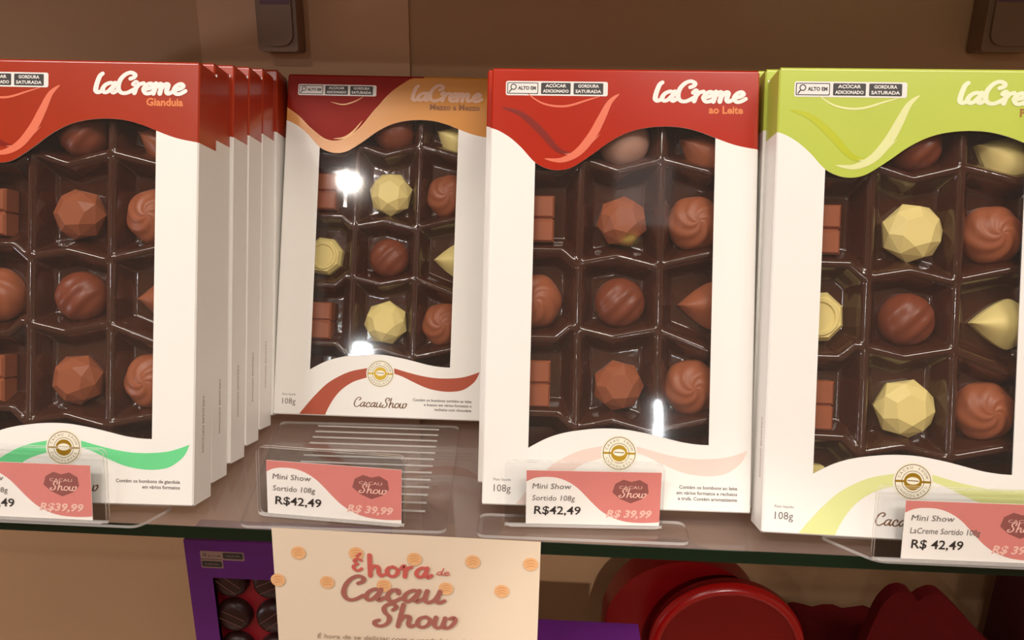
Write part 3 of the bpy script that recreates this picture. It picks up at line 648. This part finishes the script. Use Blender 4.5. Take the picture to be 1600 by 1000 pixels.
stand([(-.1822, .3752), (-.0590, .3785), (-.0701, .5235), (-.2100, .5205)], ((-.1745, .3885), (-.0845, .3825)), .0435, (.0055, .0885), .12, R2,
      'clear acrylic ribbed stand in front of the set-back box', 'price card with straight left edge, in the ribbed stand in front of the set-back box', ['Mini Show', 'Sortido 108g', 'R$42,49'], 'R$ 39,99')
stand([(-.0415, .3762), (.0825, .3775), (.0825, .4), (-.0415, .4)], ((-.0255, .3885), (.0675, .3925)), .0405, (.0125, .0915), .10, [],
      'clear acrylic stand in front of the middle red box', 'price card in front of the middle bright red box', ['Mini Show', 'Sortido 108g', 'R$42,49'], 'R$ 39,99')
stand([(-.375, .3697), (-.2405, .3697), (-.2340, .3850), (-.230, .3935), (-.375, .3935)], ((-.3590, .3718), (-.2592, .3718)), .0450, (.0100, .0905), .17, [],
      'clear acrylic stand in front of the left red box', 'price card cut off by the left edge of the view', ['Mini Show', 'Sortido 108g', 'R$42,49'], 'R$39,99')
stand([(.1832, .3688), (.31, .3688), (.31, .392), (.158, .392)], ((.1805, .3700), (.2800, .3706)), .0425, (.0155, .0955), .16, [],
      'clear acrylic stand in front of the lime green box', 'price card in front of the lime green box', ['Mini Show', 'LaCreme Sortido 108g', 'R$ 42,49'], 'R$ 39,99', cardh=.0335)

# ------------------------------------------------------------ hanging poster
PY = .3728; K = PY / .3655
def pz(z): return .24259 + (z - .24259) * K
t = empty('hanging_poster', Matrix.Translation((0, PY, 0))); tag(t, 'cream paper poster with red and brown lettering hanging from the shelf edge', 'poster')
b = MB(); nx, nz = 20, 12; TL, TR, BL, BR = (-.1612, -.0005), (-.0035, -.0020), (-.1650, -.150), (-.0050, -.150)
def pp(s, q, y=0):
    xa = TL[0] + (BL[0] - TL[0]) * q; xb = TR[0] + (BR[0] - TR[0]) * q; za = TL[1] + (BL[1] - TL[1]) * q; zb = TR[1] + (BR[1] - TR[1]) * q
    return (xa + (xb - xa) * s, y - .0003 * math.sin(s * 7) * q - .0003, za + (zb - za) * s)
for y in (0, -.0003):
    vs = [pp(i / nx, j / nz, y) for j in range(nz + 1) for i in range(nx + 1)]
    fs = [(j * (nx + 1) + i, (j + 1) * (nx + 1) + i, (j + 1) * (nx + 1) + i + 1, j * (nx + 1) + i + 1) for j in range(nz) for i in range(nx)]
    b.add(vs, fs if y else [f[::-1] for f in fs])
b.build('paper', M['paper'], t, smooth=True)
YF = -.0012
for x, z in [(-.1433, -.0111), (-.1094, -.0098), (-.0756, -.0118), (-.042, -.0117), (-.009, -.0116), (-.1275, -.0302), (-.0253, -.0305), (-.0577, -.0306), (-.094, -.0305), (-.1568, -.0302),
             (-.1433, -.09), (-.1094, -.09), (-.0756, -.09), (-.042, -.09), (-.009, -.09)]:
    cx, cz = x * K, pz(z)
    b = MB(); b.poly(circ(cx, cz, .0044, 20), YF)
    for a in (-.0018, 0, .0018): taper(b, [(cx - .0032, cz + a - .0008), (cx, cz + a + .0008), (cx + .0032, cz + a)], .0007, YF - .0001, 1)
    b.build('motif_print', [M['medal'], M['medal2']], t)
def word(txt, x, z, size, width, name, m, **k):
    b = MB(); lettering(b, txt, x, z, size, YF - .0002, width=width, **k); b.build(name, m, t)
word('E', -.1140, -.0262, .0125, .0062, 'red_lettering', M['pr'], pen=.2, slant=.03, rot=.0)
word('hora', -.1050, -.0295, .0140, .0385, 'red_lettering', M['pr'], pen=.21, slant=.0, track=.05, rot=.01)
word('de', -.0645, -.0268, .0050, .0078, 'red_lettering', M['pr'], pen=.16, slant=.15, rot=.0)
word('Cacau', -.1235, -.0470, .0168, .0640, 'brown_lettering', M['pb'], pen=.205, slant=.2, track=.03, rot=.015)
word('Show', -.1030, -.0645, .0158, .0500, 'brown_lettering', M['pb'], pen=.205, slant=.2, track=.03, rot=.015)
for k, s_ in enumerate(['É hora de se deliciar com o verdadeiro chocolate', 'com sabor e carinho para toda a família']):
    b = MB(); typeset(b, s_, -.1385 + k * .012, -.0755 - k * .0062, .0045, YF - .0002, shear=.2, width=.108 - .02 * k, rot=.015); b.build('small_lettering', M['pt'], t)

# ------------------------------------------------------------ lower shelf
def purple_box(x, y, z1, label, full=True, yaw=0.):
    t = empty('chocolate_box', Matrix.Translation((x, y, LOWZ)) @ Matrix.Rotation(yaw, 4, 'Z')); tag(t, label, 'chocolate box', 'purple boxes on the lower shelf')
    W2, H2, D2 = .162, z1 - LOWZ, .03; wx0, wx1, wz0, wz1 = .0205, .1415, .03, H2 - .034
    b = MB()
    for a, c in (((0, 0), (wx0, H2)), ((wx1, 0), (W2, H2)), ((wx0, 0), (wx1, wz0)), ((wx0, wz1), (wx1, H2))):
        b.add([(a[0], 0, a[1]), (c[0], 0, a[1]), (c[0], 0, c[1]), (a[0], 0, c[1])], [(0, 1, 2, 3)])
    b.add([(0, 0, 0), (W2, 0, 0), (W2, D2, 0), (0, D2, 0), (0, 0, H2), (W2, 0, H2), (W2, D2, H2), (0, D2, H2)], [(0, 3, 2, 1), (4, 5, 6, 7), (1, 2, 6, 5), (2, 3, 7, 6), (3, 0, 4, 7)])
    b.build('carton', M['purple'], t)
    b = MB(); b.box((wx0 - .004, .012, wz0 - .004), (wx1 + .004, .014, wz1 + .004)); b.build('tray', M['traylow'], t)
    b = MB(); x0, z0 = .0125, H2 - .017
    b.poly(rrect(x0, z0, x0 + .036, z0 + .0078, .001), -.0001, 0); b.poly(rrect(x0, z0 - .0078, x0 + .018, z0 + .0005, .001), -.0001, 0)
    for a, c in ((x0 + .0185, z0 + .0013), (x0 + .0006, z0 - .0068)): b.poly(rrect(a, c, a + .0165, c + .0055, .0012), -.0002, 1)
    typeset(b, 'ALTO EM', x0 + .006, z0 + .0024, .0028, -.0002, mi=1, width=.0105); ring(b, x0 + .0035, z0 + .0042, .001, .0015, -.0002, 1, 12)
    typeset(b, 'AÇÚCAR', x0 + .0268, z0 + .0032, .0024, -.0003, mi=0, align='CENTER', width=.011); typeset(b, 'GORDURA', x0 + .0088, z0 - .005, .0024, -.0003, mi=0, align='CENTER', width=.012)
    b.build('nutrition_label', [M['gl'], M['black']], t)
    return t, (wx0, wz1)
pb1, (wx0, wz1) = purple_box(-.2895, .500, -.0985, 'purple box with dark discs behind the left end of the poster')
pr = None
disc = lathe([(0, .0092), (.009, .009), (.0128, .0076), (.0148, .004), (.015, 0)], 32)
disc.f = [f[::-1] for f in disc.f]
for j in range(3):
    for i in range(3):
        if pr is None:
            d = disc.build('round_bonbon', M['dark'], smooth=True); pr = d
            s = MB(); 
            for q in (-.0035, .0035): s.add([(-.010, q - .0004, .0094), (.010, q - .0004, .0094), (.010, q + .0004, .0094), (-.010, q + .0004, .0094)], [(0, 1, 2, 3)])
            s.build('drizzle', M['drz'], d)
        else: d = copy_tree(pr)
        x = -.2895 + wx0 + .0105 + i * .0335; z = LOWZ + wz1 - .008 - j * .0335
        d.matrix_world = Matrix.Translation((x, .5118, z)) @ Matrix.Rotation(math.pi / 2, 4, 'X') @ Matrix.Rotation([-.65, .45, .3][i] + .2 * j, 4, 'Z')
        tag(d, f'dark chocolate disc, {["top", "second", "third"][j]} row {["left", "centre", "right"][i]} in the purple box window', 'chocolate', 'dark discs in the purple box')
b2_, _ = purple_box(-.0955, .42, -.1165, 'purple box top edge standing right of the poster on the lower shelf')
# red gift items
def arch_box(x, y, cz, r, d, mt, rim, label):
    t = empty('arched_gift_box', Matrix.Translation((x, y, LOWZ))); tag(t, label, 'gift box', 'arched red gift boxes'); h = cz - LOWZ
    arc = lambda q: [(q * math.cos(math.pi * k / 40), h + q * math.sin(math.pi * k / 40)) for k in range(41)]
    b = MB(); b.prism([(-r, 0), (r, 0)] + arc(r), -d, 0); b.build('body', mt, t)
    if rim:
        b = MB(); b.v = []; o_, i_ = arc(r + .0012), arc(r - .006); n = 41
        b.add([(a, -d - .003, c) for a, c in arc(r - .001)] + [(a, -d - .003, c) for a, c in i_] + [(a, -d + .004, c) for a, c in o_] + [(a, -d, c) for a, c in arc(r - .007)],
              [f for i in range(40) for f in ((i, i + 1, n + i + 1, n + i), (2 * n + i, 2 * n + i + 1, i + 1, i), (n + i, n + i + 1, 3 * n + i + 1, 3 * n + i))])
        b.build('rim', M['redrim'], t, smooth=True)
    return t
arch_box(.1215, .576, -.2020, .070, .026, M['redsat'], False, 'large dark red arched gift box behind, just under the shelf')
arch_box(.1518, .535, -.1975, .0630, .012, M['redsat'], True, 'red arched gift box with shiny rim in front of the larger one')
# dark red velvet box with scalloped top
pts = [(0, 0), (.13, 0), (.13, .1435)]
for k in range(14): pts.append((.13 - .13 * (k + .5) / 14, .1435 + .0022 * math.sin(k * 1.9) + .001))
pts.append((0, .1435))
b = MB(); b.prism(pts, -.012, .012); tag(b.build('gift_box', M['velvet'], mw=Matrix.Translation((.211, .602, LOWZ))), 'dark red velvet gift box with wavy top edge beside the tins', 'gift box')
hp = catmull([(0, 0), (-.040, .07), (-.040, .14), (-.030, .205), (-.022, .2255), (-.0135, .2315), (-.005, .2295), (.0, .2235), (.005, .2275), (.0135, .231), (.024, .2255), (.053, .196), (.085, .155), (.075, .07), (.03, .01)], 5, closed=True)
b = MB(); b.prism([(a, c - .004 if c > .1 else c) for a, c in hp], -.006, .006)
o = b.build('heart_box', M['velvet'], mw=Matrix.Translation((.297, .53, LOWZ)), recalc=True); tag(o, 'heart-topped dark red box right of the velvet box', 'gift box')
bv = o.modifiers.new('bevel', 'BEVEL'); bv.width = .004; bv.segments = 3; bv.limit_method = 'ANGLE'; bv.angle_limit = .9
t = empty('tall_box', Matrix.Translation((.391, .52, LOWZ)) @ Matrix.Rotation(.0, 4, 'Z')); tag(t, 'tall maroon box with lace pattern at the far right under the shelf', 'box')
b = MB(); b.box((0, 0, 0), (.12, .06, .30)); b.build('carton', M['maroon'], t)
b = MB()
for k in range(9):
    for j in range(3): ring(b, .012 + j * .012, .14 + k * .014, .0035, .0042, -.0002, 0, 14)
b.build('lace_print', M['drz'], t)
